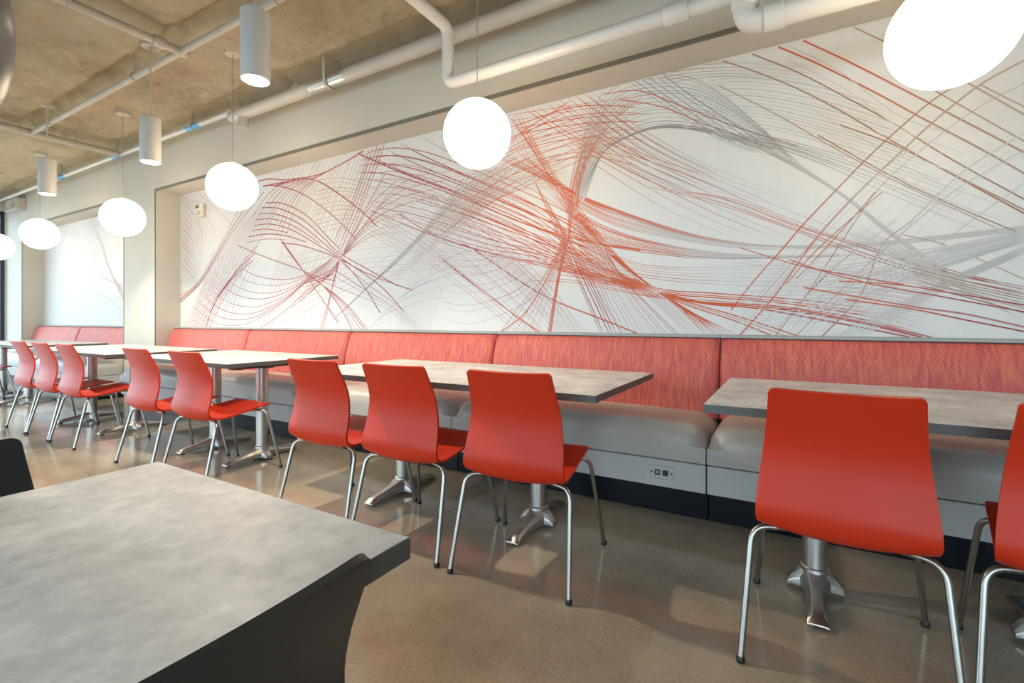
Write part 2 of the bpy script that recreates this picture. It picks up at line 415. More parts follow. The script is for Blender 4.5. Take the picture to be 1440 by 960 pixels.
# ------------------------------------------------------------------ murals: printed line fields
INK = {'R': (0.36, 0.032, 0.030), 'O': (0.56, 0.10, 0.028), 'G': (0.46, 0.46, 0.455), 'B': (0.36, 0.19, 0.12), 'P': (0.48, 0.27, 0.27), 'D': (0.26, 0.25, 0.245)}
PAPER = (0.67, 0.67, 0.67)
MURAL_LINES = [
(5,"OG",11,1,1,[[(-2.055,2.387),(-1.666,2.167),(-1.315,1.973),(-0.894,1.771),(-0.522,1.619),(-0.189,1.533),(0.038,1.507),(0.315,1.493),(0.626,1.507),(1.005,1.531),(1.198,1.556)],[(-1.974,2.407),(-1.636,2.184),(-1.303,1.961),(-0.894,1.756),(-0.522,1.596),(-0.189,1.52),(0.038,1.494),(0.315,1.481),(0.626,1.488),(1.005,1.51),(1.198,1.532)]]),
(10,"OG",5,0.95,0.35,[[(-1.856,2.392),(-1.315,1.967),(-0.995,1.806),(-0.657,1.646),(-0.31,1.542),(0.038,1.49)],[(-1.605,2.103),(-1.343,1.897),(-1.046,1.731),(-0.703,1.621),(-0.351,1.532),(0.038,1.477)]]),
(8,"OG",5,0.9,0.4,[[(-1.428,1.918),(-1.151,1.741),(-0.845,1.614),(-0.435,1.506),(0.038,1.443)],[(-1.428,1.865),(-1.151,1.639),(-0.657,1.508),(-0.435,1.474),(0.038,1.439),(0.475,1.43)]]),
(2,"OD",5,1,0.4,[[(-1.545,1.78),(-1.124,1.616),(-0.657,1.503),(-0.393,1.471),(-0.111,1.448),(0.249,1.445)],[(-1.545,1.747),(-1.124,1.596),(-0.657,1.493),(-0.393,1.462),(-0.111,1.444),(0.249,1.433)]]),
(6,"OG",4,0.7,0.4,[[(-1.151,1.552),(-0.894,1.46),(-0.611,1.419),(-0.189,1.405),(0.075,1.411)],[(-1.046,1.393),(-0.703,1.329),(-0.269,1.28),(0.11,1.258)]]),
(5,"OO",6,0.9,1,[[(-2.001,2.781),(-1.76,2.431),(-1.575,2.142),(-1.428,1.918),(-1.259,1.716),(-1.046,1.479),(-0.773,1.259),(-0.544,1.112),(-0.285,0.976)],[(-1.869,2.751),(-1.716,2.451),(-1.521,2.145),(-1.359,1.92),(-1.205,1.711),(-0.995,1.456),(-0.759,1.249),(-0.611,1.113),(-0.47,0.973)]]),
(6,"OO",5,0.9,0.9,[[(-1.545,2.013),(-1.359,1.794),(-1.151,1.567),(-0.944,1.388),(-0.75,1.249),(-0.5,1.084),(-0.334,0.975)],[(-1.51,2.079),(-1.343,1.844),(-1.098,1.548),(-0.894,1.361),(-0.759,1.258),(-0.611,1.131),(-0.47,0.973)]]),
(6,"OP",4,0.6,0.8,[[(-1.817,2.751),(-1.666,2.321),(-1.486,2.032),(-1.411,1.863),(-1.151,1.567),(-0.894,1.336),(-0.74,1.21),(-0.5,0.973)],[(-2.001,2.677),(-1.792,2.269),(-1.545,1.986),(-1.428,1.865),(-1.259,1.611),(-0.995,1.34),(-0.797,1.187),(-0.588,0.971)]]),
(3,"OO",8,1,1,[[(-0.944,1.363),(-0.75,1.249),(-0.522,1.168),(-0.269,1.088),(0.075,0.965)],[(-0.919,1.337),(-0.75,1.239),(-0.544,1.149),(-0.31,1.066),(-0.073,0.962)]]),
(5,"OO",6,1,0.7,[[(-0.894,1.322),(-0.703,1.266),(-0.435,1.24),(0.038,1.189),(0.348,1.138)],[(-0.87,1.301),(-0.657,1.208),(-0.351,1.17),(0.038,1.125),(0.348,1.058),(0.626,0.983)]]),
(3,"OR",8,1,0.8,[[(-0.75,1.258),(-0.5,1.186),(-0.189,1.163),(0.038,1.134),(0.315,1.082),(0.655,0.976)],[(-0.703,1.219),(-0.435,1.166),(-0.189,1.141),(0.038,1.095),(0.381,1.018),(0.567,0.974)]]),
(2,"RO",10,0.9,1,[[(-3.514,2.124),(-3.144,1.976),(-2.738,1.815),(-2.294,1.662),(-1.869,1.54),(-1.504,1.447),(-1.205,1.38),(-0.75,1.258)],[(-3.144,2.055),(-2.738,1.827),(-2.294,1.668),(-1.856,1.55),(-1.486,1.462),(-1.151,1.372),(-0.75,1.268)]]),
(1,"RO",10,0.9,1,[[(-2.412,1.713),(-2.294,1.662),(-2.055,1.505),(-1.728,1.303),(-1.486,1.188),(-1.205,1.085),(-0.894,0.966)]]),
(9,"RO",5,0.4,0.95,[[(-3.144,2.307),(-2.487,2.092),(-1.921,1.834),(-1.428,1.587),(-1.098,1.421),(-0.75,1.268)],[(-2.886,1.834),(-2.194,1.607),(-1.666,1.516),(-1.259,1.367),(-0.995,1.295),(-0.75,1.249)]]),
(9,"OO",6,0.5,0.95,[[(-2.412,2.247),(-2.055,2.097),(-1.666,1.891),(-1.315,1.59),(-0.995,1.376),(-0.703,1.257)],[(-2.487,1.921),(-2.055,1.731),(-1.666,1.533),(-1.315,1.369),(-1.046,1.307),(-0.797,1.26)]]),
(5,"OO",5,0.7,0.8,[[(-1.792,1.373),(-1.428,1.347),(-1.098,1.279),(-0.75,1.21)],[(-1.486,1.484),(-1.205,1.401),(-0.944,1.314),(-0.703,1.199)]]),
(2,"RO",7,0.6,0.9,[[(-2.666,1.627),(-2.487,1.505),(-2.194,1.3),(-1.856,1.081),(-1.636,0.955)],[(-2.619,1.586),(-2.338,1.395),(-1.921,1.121),(-1.666,0.954)]]),
(5,"RO",7,0.95,0.95,[[(-3.63,2.674),(-3.418,2.693),(-3.144,2.664),(-2.803,2.564),(-2.412,2.386),(-1.921,2.136),(-1.428,1.865),(-1.098,1.624)],[(-3.71,2.47),(-3.325,2.372),(-2.803,2.176),(-2.338,1.978),(-1.856,1.771),(-1.428,1.598),(-1.046,1.418)]]),
(9,"RO",5,0.5,0.8,[[(-3.562,2.621),(-3.144,2.598),(-2.642,2.424),(-2.055,2.12),(-1.486,1.817),(-1.098,1.599)],[(-3.514,2.096),(-2.97,1.958),(-2.487,1.799),(-1.921,1.606),(-1.428,1.449),(-1.098,1.345)]]),
(4,"RO",6,0.6,0.85,[[(-2.903,2.736),(-2.642,2.573),(-2.194,2.316),(-1.792,2.118),(-1.428,1.865),(-1.151,1.603)],[(-3.514,2.634),(-3.091,2.424),(-2.487,2.16),(-1.921,1.891),(-1.486,1.677),(-1.151,1.552)]]),
(1,"RO",10,1,1,[[(-3.74,2.736),(-3.514,2.627),(-3.091,2.424),(-2.487,2.16),(-2.194,2.009),(-1.792,1.821),(-1.315,1.652),(-0.894,1.549)]]),
(14,"RR",4,0.3,0.45,[[(-3.418,2.427),(-2.803,2.24),(-2.338,1.966),(-1.921,1.634),(-1.545,1.281),(-1.315,0.97)],[(-3.71,2.048),(-3.144,1.791),(-2.642,1.469),(-2.194,1.182),(-1.856,0.951)]]),
(9,"PP",4,0.4,0.3,[[(-3.514,2.096),(-2.97,2.36),(-2.487,2.441),(-1.921,2.404)],[(-3.514,1.476),(-2.97,1.699),(-2.412,1.822),(-1.792,1.849)]]),
(4,"RR",6,0.8,0.5,[[(-3.514,2.028),(-3.279,2.238),(-2.97,2.36),(-2.487,2.35)],[(-3.936,1.682),(-3.611,1.968),(-3.144,2.121),(-2.564,2.164)]]),
(5,"DD",6,0.65,0.6,[[(-2.301,2.369),(-2.375,2.302),(-2.642,2.049),(-2.886,1.834),(-3.189,1.622),(-3.611,1.341),(-4.184,0.974)],[(-2.055,2.311),(-2.338,2.146),(-2.603,1.995),(-2.869,1.794),(-3.126,1.618),(-3.514,1.394),(-3.915,1.135)]]),
(5,"DG",5,0.7,0.5,[[(-1.792,2.437),(-2.124,2.234),(-2.412,1.974),(-2.642,1.812),(-2.928,1.657),(-3.325,1.434)],[(-1.605,2.212),(-2.055,2.05),(-2.375,1.897),(-2.626,1.761),(-2.928,1.593),(-3.144,1.447)]]),
(16,"BG",4,0.55,0.45,[[(-1.974,2.281),(-2.124,2.117),(-2.338,1.785),(-2.603,1.374),(-2.803,0.936)],[(-2.487,2.227),(-2.642,2.0),(-2.886,1.77),(-3.056,1.325),(-3.144,0.931)]]),
(16,"BB",4,0.6,0.5,[[(-2.487,2.288),(-2.124,2.293),(-1.792,2.325),(-1.428,2.318)],[(-2.803,1.699),(-2.338,1.966),(-1.921,2.09),(-1.428,2.067)]]),
(5,"DG",5,0.5,0.4,[[(-2.803,1.509),(-2.412,1.64),(-2.055,1.691),(-1.792,1.625)],[(-3.514,0.994),(-3.279,1.13),(-2.803,1.242),(-2.487,1.26)]]),
(8,"OO",6,0.9,0.7,[[(-1.954,2.61),(-1.728,2.631),(-1.428,2.654),(-1.151,2.613),(-0.894,2.535)],[(-2.642,1.812),(-2.194,2.009),(-1.792,2.118),(-1.428,2.227),(-1.046,2.302)]]),
(5,"OO",6,0.85,0.6,[[(-1.954,2.496),(-1.792,2.577),(-1.575,2.659),(-1.428,2.718)],[(-2.021,2.364),(-1.76,2.431),(-1.428,2.451),(-1.151,2.459)]]),
(9,"OO",5,0.8,0.55,[[(-1.948,2.723),(-1.545,2.69),(-1.151,2.654),(-0.797,2.621)],[(-1.792,2.241),(-1.486,2.274),(-1.205,2.243),(-0.894,2.126)]]),
(9,"OB",5,0.8,0.5,[[(-1.856,2.76),(-1.428,2.424),(-0.995,2.117),(-0.611,1.892)],[(-1.315,2.744),(-1.098,2.54),(-0.75,2.248),(-0.393,2.0)]]),
(8,"PR",4,0.3,0.6,[[(-2.886,1.738),(-2.564,1.608),(-2.265,1.564),(-1.921,1.623)],[(-2.603,1.07),(-2.375,1.034),(-2.124,1.076),(-1.792,1.204),(-1.605,1.365)]]),
(12,"PP",4,0.4,0.35,[[(-3.144,1.857),(-2.642,1.688),(-2.055,1.609),(-1.486,1.548)],[(-3.325,1.468),(-2.803,1.509),(-2.124,1.415),(-1.545,1.336)]]),
(15,"DD",4,0.7,0.5,[[(-1.331,1.959),(-1.215,2.213),(-1.072,2.321),(-0.821,2.373),(-0.566,2.322),(-0.269,2.187),(0.002,2.0),(0.249,1.792)],[(-1.394,1.94),(-1.303,2.427),(-1.151,2.715),(-0.87,2.751),(-0.522,2.639),(-0.189,2.3),(0.038,1.998)]]),
(6,"DG",6,0.7,0.75,[[(-1.331,1.933),(-1.205,2.227),(-1.02,2.342),(-0.797,2.373),(-0.544,2.313),(-0.229,2.162),(0.038,1.973),(0.282,1.755),(0.475,1.536),(0.684,1.337),(0.903,1.174)],[(-1.303,1.955),(-1.162,2.271),(-0.969,2.362),(-0.773,2.387),(-0.522,2.332),(-0.229,2.175),(0.038,1.994),(0.282,1.772),(0.475,1.567),(0.712,1.328),(0.877,1.157)]]),
(10,"OB",5,0.9,0.5,[[(-1.445,1.813),(-1.428,2.024),(-1.359,2.306),(-1.232,2.569),(-1.098,2.692)],[(-1.359,1.857),(-1.326,2.116),(-1.205,2.356),(-1.046,2.503),(-0.845,2.632)]]),
(15,"GG",5,0.45,0.6,[[(-0.657,2.564),(-0.393,2.607),(-0.111,2.536),(0.18,2.409),(0.444,2.247)],[(-0.611,2.34),(-0.229,2.272),(0.038,2.168),(0.381,1.974),(0.712,1.768)]]),
(6,"DG",5,0.6,0.6,[[(-0.435,2.273),(-0.111,2.188),(0.18,2.049),(0.475,1.895),(0.768,1.713)],[(-0.393,2.228),(-0.111,2.131),(0.146,1.989),(0.444,1.782),(0.74,1.586)]]),
(6,"DD",5,0.65,0.5,[[(-1.046,2.806),(-0.75,2.537),(-0.435,2.259),(-0.189,2.101)],[(-0.773,2.76),(-0.522,2.509),(-0.269,2.272),(-0.073,2.081)]]),
(6,"BG",5,0.6,0.35,[[(-0.894,2.792),(-0.611,2.765),(-0.269,2.696),(0.11,2.572)],[(-0.75,2.667),(-0.435,2.636),(-0.111,2.544),(0.249,2.392)]]),
(7,"OP",5,0.9,0.3,[[(-1.259,2.47),(-0.894,2.225),(-0.435,1.984),(0.038,1.701),(0.444,1.479)],[(-1.486,2.409),(-1.151,2.141),(-0.75,1.837),(-0.351,1.609)]]),
(7,"BG",4,0.8,0.3,[[(-1.259,2.741),(-0.894,2.397),(-0.435,2.053),(0.038,1.786)],[(-1.371,2.546),(-0.995,2.192),(-0.611,1.939),(-0.189,1.727)]]),
(4,"OR",5,0.5,0.8,[[(-0.611,1.925),(-0.269,1.816),(0.038,1.638),(0.315,1.509),(0.597,1.387),(0.85,1.284),(1.103,1.204)],[(-0.894,2.003),(-0.435,1.823),(-0.035,1.632),(0.282,1.463),(0.537,1.344),(0.796,1.25),(1.079,1.153)]]),
(2,"OB",6,0.9,0.7,[[(-1.151,2.695),(-0.894,2.654),(-0.611,2.482),(-0.269,2.272),(0.038,2.104)],[(-1.046,2.63),(-0.75,2.513),(-0.435,2.314),(-0.073,2.103)]]),
(1,"BB",7,0.9,0.72,[[(-0.401,2.741),(-0.189,2.608),(0.038,2.447),(0.249,2.27),(0.444,2.089),(0.684,1.874),(1.005,1.594)]]),
(1,"BB",7,0.9,0.72,[[(-0.229,2.738),(0.038,2.545),(0.249,2.364),(0.475,2.161),(0.74,1.902),(1.005,1.664)]]),
(1,"OB",9,1,0.8,[[(-0.084,2.741),(0.146,2.563),(0.413,2.333),(0.626,2.138),(0.85,1.938),(1.055,1.745)]]),
(1,"OB",9,1,0.8,[[(0.049,2.741),(0.315,2.517),(0.646,2.22),(0.85,2.036),(1.079,1.828)]]),
(1,"BB",8,0.8,0.64,[[(0.299,2.74),(0.444,2.613),(0.712,2.373),(0.955,2.133),(1.151,1.936)]]),
(1,"BB",5,0.6,0.48,[[(-0.393,2.57),(-0.073,2.319),(0.249,2.037),(0.537,1.801),(0.903,1.533)]]),
(1,"BB",7,0.7,0.56,[[(0.249,2.188),(0.506,2.019),(0.768,1.805),(1.055,1.571)]]),
(1,"BB",6,0.7,0.56,[[(0.146,2.147),(0.413,1.917),(0.684,1.705),(1.005,1.488)]]),
(1,"BB",6,0.5,0.4,[[(0.537,1.53),(0.712,1.458),(1.005,1.27)]]),
(1,"BB",6,0.6,0.48,[[(0.655,2.294),(0.85,2.102),(1.055,1.902)]]),
(1,"BB",6,0.5,0.4,[[(0.85,2.265),(1.005,2.121),(1.198,1.944)]]),
(6,"GG",4,0.5,0.4,[[(-0.035,2.74),(0.249,2.494),(0.506,2.194),(0.74,2.032)],[(0.146,2.105),(0.413,1.858),(0.684,1.63),(1.005,1.436)]]),
(1,"OB",7,0.95,0.6,[[(-0.318,1.129),(-0.189,1.308),(-0.035,1.495),(0.075,1.634),(0.232,1.811),(0.413,2.008),(0.626,2.206),(0.74,2.284)]]),
(1,"OB",10,0.95,0.6,[[(-0.269,0.967),(-0.073,1.217),(0.11,1.505),(0.232,1.664),(0.348,1.795),(0.512,1.967),(0.684,2.137),(0.85,2.272),(1.03,2.361)]]),
(1,"BG",5,0.95,0.6,[[(-0.073,0.971),(0.075,1.192),(0.249,1.494),(0.419,1.778),(0.597,1.964),(0.823,2.144),(1.03,2.249)]]),
(1,"BG",8,0.95,0.6,[[(0.163,0.966),(0.348,1.206),(0.444,1.479),(0.567,1.597),(0.698,1.748),(0.823,1.87),(1.03,2.004)]]),
(1,"PG",4,0.95,0.6,[[(-0.189,1.154),(0.002,1.386),(0.249,1.678),(0.444,1.892),(0.626,2.035)]]),
(1,"PG",5,0.95,0.6,[[(0.038,0.973),(0.249,1.229),(0.475,1.477),(0.74,1.735),(1.03,1.923)]]),
(1,"GG",4,0.95,0.6,[[(0.249,0.968),(0.506,1.261),(0.74,1.512),(1.03,1.766)]]),
(1,"OB",5,0.95,0.6,[[(-0.017,1.28),(0.146,1.482),(0.444,1.774)]]),
(1,"RG",5,0.95,0.6,[[(0.038,1.151),(0.249,1.392),(0.506,1.611)]]),
(1,"OB",5,0.95,0.6,[[(0.038,1.312),(0.18,1.479),(0.332,1.669),(0.413,1.779)]]),
(7,"PG",4,0.5,0.3,[[(-0.351,0.975),(0.002,1.45),(0.315,1.792),(0.597,2.022)],[(0.146,0.974),(0.475,1.379),(0.768,1.731),(1.03,1.906)]]),
(7,"GG",6,0.3,0.9,[[(0.18,0.95),(0.413,1.086),(0.684,1.262),(0.85,1.35),(1.03,1.444)],[(0.315,0.953),(0.506,1.074),(0.712,1.234),(0.877,1.326),(1.03,1.409)]]),
(12,"GG",6,0.4,0.85,[[(0.075,1.394),(0.381,1.416),(0.626,1.439),(0.85,1.48),(1.03,1.514)],[(0.038,1.066),(0.348,1.166),(0.597,1.295),(0.823,1.388),(1.03,1.458)]]),
(4,"GG",12,0.6,0.9,[[(0.506,1.432),(0.712,1.451),(0.877,1.475),(1.03,1.504)],[(0.567,1.366),(0.74,1.393),(0.903,1.444),(1.03,1.486)]]),
(9,"GG",5,0.6,0.6,[[(0.348,1.587),(0.537,1.453),(0.712,1.309),(0.903,1.138)],[(0.249,1.515),(0.506,1.397),(0.684,1.284),(1.005,1.066)]]),
(22,"GP",4,0.5,0.4,[[(-0.31,1.448),(0.038,1.396),(0.381,1.345),(0.684,1.31)],[(-0.269,0.999),(0.038,1.045),(0.348,1.066),(0.626,0.983)]]),
(9,"BB",5,0.6,0.6,[[(0.537,1.391),(0.74,1.311),(1.005,1.235)],[(0.597,1.257),(0.796,1.184),(1.03,1.094)]]),
(1,"OR",9,0.9,0.75,[[(0.075,1.259),(0.348,1.194),(0.597,1.135),(0.796,1.096),(1.03,1.025)]]),
(1,"OR",7,0.9,0.75,[[(0.282,1.184),(0.567,1.128),(0.796,1.066),(1.03,1.004)]]),
(1,"OR",8,0.9,0.75,[[(0.038,1.134),(0.249,1.082),(0.444,1.031),(0.655,0.976)]]),
(1,"OR",6,0.9,0.75,[[(0.249,1.29),(0.506,1.261),(0.74,1.207),(1.03,1.136)]]),
(1,"OR",6,0.9,0.75,[[(0.002,1.428),(0.18,1.347),(0.413,1.264),(0.712,1.186),(1.03,1.101)]]),
(1,"OR",5,0.9,0.75,[[(-0.269,1.521),(0.038,1.396),(0.315,1.316),(0.537,1.259)]]),
(14,"OP",4,0.8,0.55,[[(-1.428,1.865),(-1.343,1.592),(-1.205,1.22),(-1.088,0.953)],[(-1.151,1.577),(-0.995,1.34),(-0.797,1.138),(-0.611,0.952)]]),
(6,"OR",6,0.8,0.75,[[(-1.76,2.236),(-1.575,1.826),(-1.371,1.382),(-1.178,0.952)],[(-1.486,1.774),(-1.315,1.485),(-1.151,1.193),(-1.015,0.954)]]),
(9,"PP",4,0.5,0.4,[[(-2.338,1.785),(-2.055,1.499),(-1.728,1.176),(-1.486,0.946)],[(-2.055,1.702),(-1.728,1.398),(-1.428,1.118),(-1.259,0.95)]]),
(3,"OO",8,1,0.9,[[(-1.422,1.891),(-1.445,1.706),(-1.51,1.442),(-1.557,1.2),(-1.605,0.944)],[(-1.399,1.872),(-1.428,1.678),(-1.492,1.441),(-1.539,1.2),(-1.581,0.945)]]),
(6,"OP",5,0.9,0.5,[[(-1.434,1.758),(-1.545,1.542),(-1.666,1.368),(-1.823,1.205),(-2.055,0.937)],[(-1.434,1.705),(-1.498,1.522),(-1.605,1.228),(-1.716,0.942)]]),
(1,"OO",8,0.9,0.9,[[(-1.44,1.706),(-1.575,1.445),(-1.728,1.209),(-1.856,1.076),(-2.021,0.972)]]),
(1,"RR",9,0.95,0.9,[[(-5.719,2.47),(-5.502,2.636),(-5.157,2.669),(-4.833,2.613),(-4.528,2.592),(-4.353,2.558),(-4.108,2.602),(-3.812,2.663),(-3.562,2.732)]]),
(1,"RR",11,0.95,0.9,[[(-5.224,2.597),(-4.897,2.591),(-4.528,2.576),(-4.263,2.515),(-3.915,2.321),(-3.611,2.121),(-3.418,1.963)]]),
(1,"RR",10,0.95,0.9,[[(-5.025,2.569),(-4.709,2.587),(-4.469,2.583),(-4.184,2.592),(-3.863,2.65),(-3.591,2.716)]]),
(1,"RR",7,0.95,0.9,[[(-5.197,2.601),(-4.897,2.551),(-4.469,2.393),(-4.021,2.117),(-3.71,1.872)]]),
(1,"RR",7,0.95,0.9,[[(-5.157,2.401),(-4.859,2.356),(-4.469,2.187),(-4.108,1.913),(-3.936,1.783)]]),
(1,"RR",8,0.95,0.9,[[(-5.252,2.355),(-4.935,2.31),(-4.528,2.148),(-4.151,1.895),(-3.936,1.74),(-3.144,1.381)]]),
(1,"RR",7,0.95,0.9,[[(-5.306,2.288),(-4.986,2.252),(-4.588,2.108),(-4.218,1.886),(-3.936,1.704),(-3.371,1.389),(-3.056,1.129)]]),
(1,"RR",6,0.95,0.9,[[(-5.361,2.227),(-5.025,2.2),(-4.648,2.076),(-4.24,1.865)]]),
(1,"RR",7,0.95,0.9,[[(-5.389,2.164),(-5.091,2.151),(-4.709,2.05),(-4.296,1.862),(-3.936,1.682),(-3.611,1.411),(-3.371,1.131)]]),
(1,"RR",6,0.95,0.9,[[(-5.445,2.111),(-5.144,2.099),(-4.771,2.025)]]),
(1,"RR",8,0.95,0.9,[[(-5.502,2.041),(-5.171,2.045),(-4.833,1.999),(-4.469,1.899)]]),
(1,"RR",4,0.95,0.9,[[(-5.53,1.977),(-5.157,1.987),(-4.833,1.952)]]),
(1,"RR",8,0.95,0.9,[[(-4.884,1.917),(-4.588,1.877),(-4.24,1.783),(-3.936,1.682),(-3.514,1.504),(-2.97,1.336)]]),
(9,"RR",5,0.5,0.85,[[(-5.473,2.231),(-5.197,2.447),(-4.935,2.557),(-4.528,2.584)],[(-4.833,1.889),(-4.685,2.227),(-4.493,2.434),(-4.263,2.53)]]),
(2,"RR",8,0.9,0.7,[[(-4.469,1.458),(-4.129,1.518),(-3.936,1.682),(-3.75,1.911),(-3.552,2.17),(-3.325,2.447)],[(-4.376,1.499),(-4.086,1.575),(-3.936,1.682),(-3.71,1.942),(-3.466,2.194),(-3.144,2.353)]]),
(4,"RP",6,0.9,0.4,[[(-3.936,1.682),(-3.66,1.903),(-3.325,2.075),(-2.886,2.155)],[(-3.936,1.682),(-3.71,1.802),(-3.418,1.881),(-2.97,1.874)]]),
(3,"RP",7,0.9,0.5,[[(-3.936,1.682),(-4.021,1.462),(-4.129,1.21),(-4.263,0.914)],[(-3.936,1.682),(-4.043,1.427),(-4.108,1.173),(-4.184,0.915)]]),
(4,"RR",5,0.85,0.5,[[(-3.936,1.682),(-4.108,1.539),(-4.353,1.378),(-4.771,1.172)],[(-3.936,1.682),(-4.021,1.557),(-4.184,1.484),(-4.493,1.413)]]),
(20,"BP",4,0.55,0.4,[[(-4.296,2.766),(-4.528,2.439),(-4.833,1.928),(-5.157,1.305),(-5.334,0.897)],[(-3.418,2.768),(-3.66,2.323),(-3.915,1.782),(-4.184,1.21),(-4.296,0.913)]]),
(12,"BB",4,0.5,0.45,[[(-4.353,2.528),(-3.915,2.5),(-3.514,2.358),(-3.144,2.121)],[(-4.353,1.964),(-3.812,1.987),(-3.418,1.847),(-3.056,1.653)]]),
(5,"RR",6,0.75,0.6,[[(-3.418,2.836),(-3.533,2.685),(-3.71,2.329),(-4.021,1.862)],[(-3.279,2.809),(-3.437,2.498),(-3.66,2.113),(-3.915,1.695)]]),
(10,"DP",4,0.35,0.3,[[(-4.833,1.771),(-4.24,1.806),(-3.71,1.837),(-3.144,1.824)],[(-4.709,1.062),(-4.129,1.283),(-3.611,1.411),(-2.97,1.453)]]),
(8,"RR",6,0.4,0.55,[[(-5.675,1.691),(-5.334,1.573),(-4.897,1.514),(-4.528,1.536),(-4.184,1.639),(-3.915,1.767)],[(-6.856,1.295),(-6.342,1.061),(-5.869,0.992),(-5.431,1.045),(-4.897,1.236),(-4.469,1.458),(-4.021,1.571)]]),
(1,"RR",5,0.5,0.5,[[(-5.292,0.963),(-4.897,1.125),(-4.469,1.366),(-4.129,1.54)]]),
(3,"RR",8,0.9,0.55,[[(-7.055,1.385),(-6.68,1.523),(-6.293,1.823),(-5.976,2.126),(-5.646,2.435),(-5.417,2.624)],[(-7.055,1.299),(-6.559,1.537),(-6.18,1.842),(-5.869,2.099),(-5.502,2.351),(-5.197,2.528)]]),
(14,"RP",5,0.5,0.5,[[(-7.055,0.87),(-6.68,1.292),(-6.26,1.731),(-5.869,2.056),(-5.502,2.317)],[(-6.425,0.88),(-6.022,1.324),(-5.573,1.694),(-5.224,2.042),(-4.961,2.337)]]),
(3,"RR",7,0.85,0.5,[[(-6.441,0.952),(-6.26,1.24),(-5.914,1.513),(-5.646,1.655),(-5.417,1.751)],[(-6.26,1.285),(-5.869,1.58),(-5.573,1.778),(-5.334,1.928)]]),
(12,"PP",4,0.4,0.4,[[(-6.732,0.875),(-6.628,1.245),(-6.425,1.65),(-6.26,1.955)],[(-5.869,0.888),(-5.719,1.275),(-5.502,1.564),(-5.292,1.801)]]),
(1,"RR",8,0.7,0.8,[[(-5.719,1.958),(-5.157,1.776),(-4.588,1.616),(-4.296,1.518),(-4.0,1.462)]]),
(5,"RR",6,0.85,0.7,[[(-4.528,1.598),(-4.24,1.449),(-3.863,1.242),(-3.494,0.939)],[(-4.469,1.557),(-4.184,1.417),(-3.915,1.171),(-3.73,0.936)]]),
(3,"RP",6,0.7,0.5,[[(-4.909,1.966),(-4.685,1.745),(-4.446,1.533),(-4.184,1.27),(-3.936,1.048)],[(-4.859,1.93),(-4.612,1.694),(-4.399,1.478),(-4.129,1.195),(-3.968,1.027)]]),
(4,"RP",5,0.6,0.4,[[(-4.296,1.496),(-3.812,1.347),(-3.325,1.185),(-2.97,0.986)],[(-3.936,1.682),(-3.514,1.408),(-3.144,1.196),(-2.803,0.949)]]),
(12,"OB",6,0.5,0.3,[[(-7.018,2.724),(-6.838,2.607),(-6.732,2.491)],[(-7.018,1.802),(-6.874,1.718),(-6.732,1.6)]]),
(9,"BP",5,0.5,0.2,[[(-4.935,2.731),(-5.012,2.663),(-5.117,2.582)],[(-4.218,2.738),(-4.285,2.66),(-4.376,2.569)]]),
(8,"PP",4,0.3,0.3,[[(-6.91,2.757),(-6.946,2.195),(-6.91,1.532)],[(-6.26,2.742),(-6.425,2.148),(-6.68,1.523)]]),
(3,"PD",5,0.5,0.5,[[(-6.628,2.719),(-6.342,2.546),(-5.793,2.178)],[(-7.037,2.679),(-6.68,2.402),(-6.509,2.156)]]),
]
SIDE_MURAL_LINES = [
(4,"PR",12,0.25,0.6,[[(-10.059,2.765),(-9.569,2.313),(-9.259,1.897),(-8.698,1.328)],[(-9.837,2.742),(-9.438,2.246),(-9.183,1.837),(-8.698,1.468)]]),
(5,"PR",10,0.2,0.55,[[(-9.975,1.901),(-9.438,1.737),(-9.059,1.643),(-8.698,1.597)],[(-9.309,2.068),(-9.108,1.778),(-8.912,1.605),(-8.698,1.296)]]),
(4,"PP",9,0.3,0.35,[[(-11.076,2.712),(-10.703,2.651),(-10.258,2.489)],[(-11.076,2.586),(-10.764,2.534),(-10.404,2.405)]]),
(4,"PP",9,0.15,0.35,[[(-10.115,1.531),(-9.438,1.455),(-8.698,1.167)],[(-9.569,1.173),(-9.183,1.281),(-8.698,1.543)]]),
(3,"RP",8,0.5,0.3,[[(-9.108,2.719),(-8.961,2.264),(-8.769,1.762)],[(-8.816,2.686),(-8.769,2.356),(-8.698,2.027)]]),
]

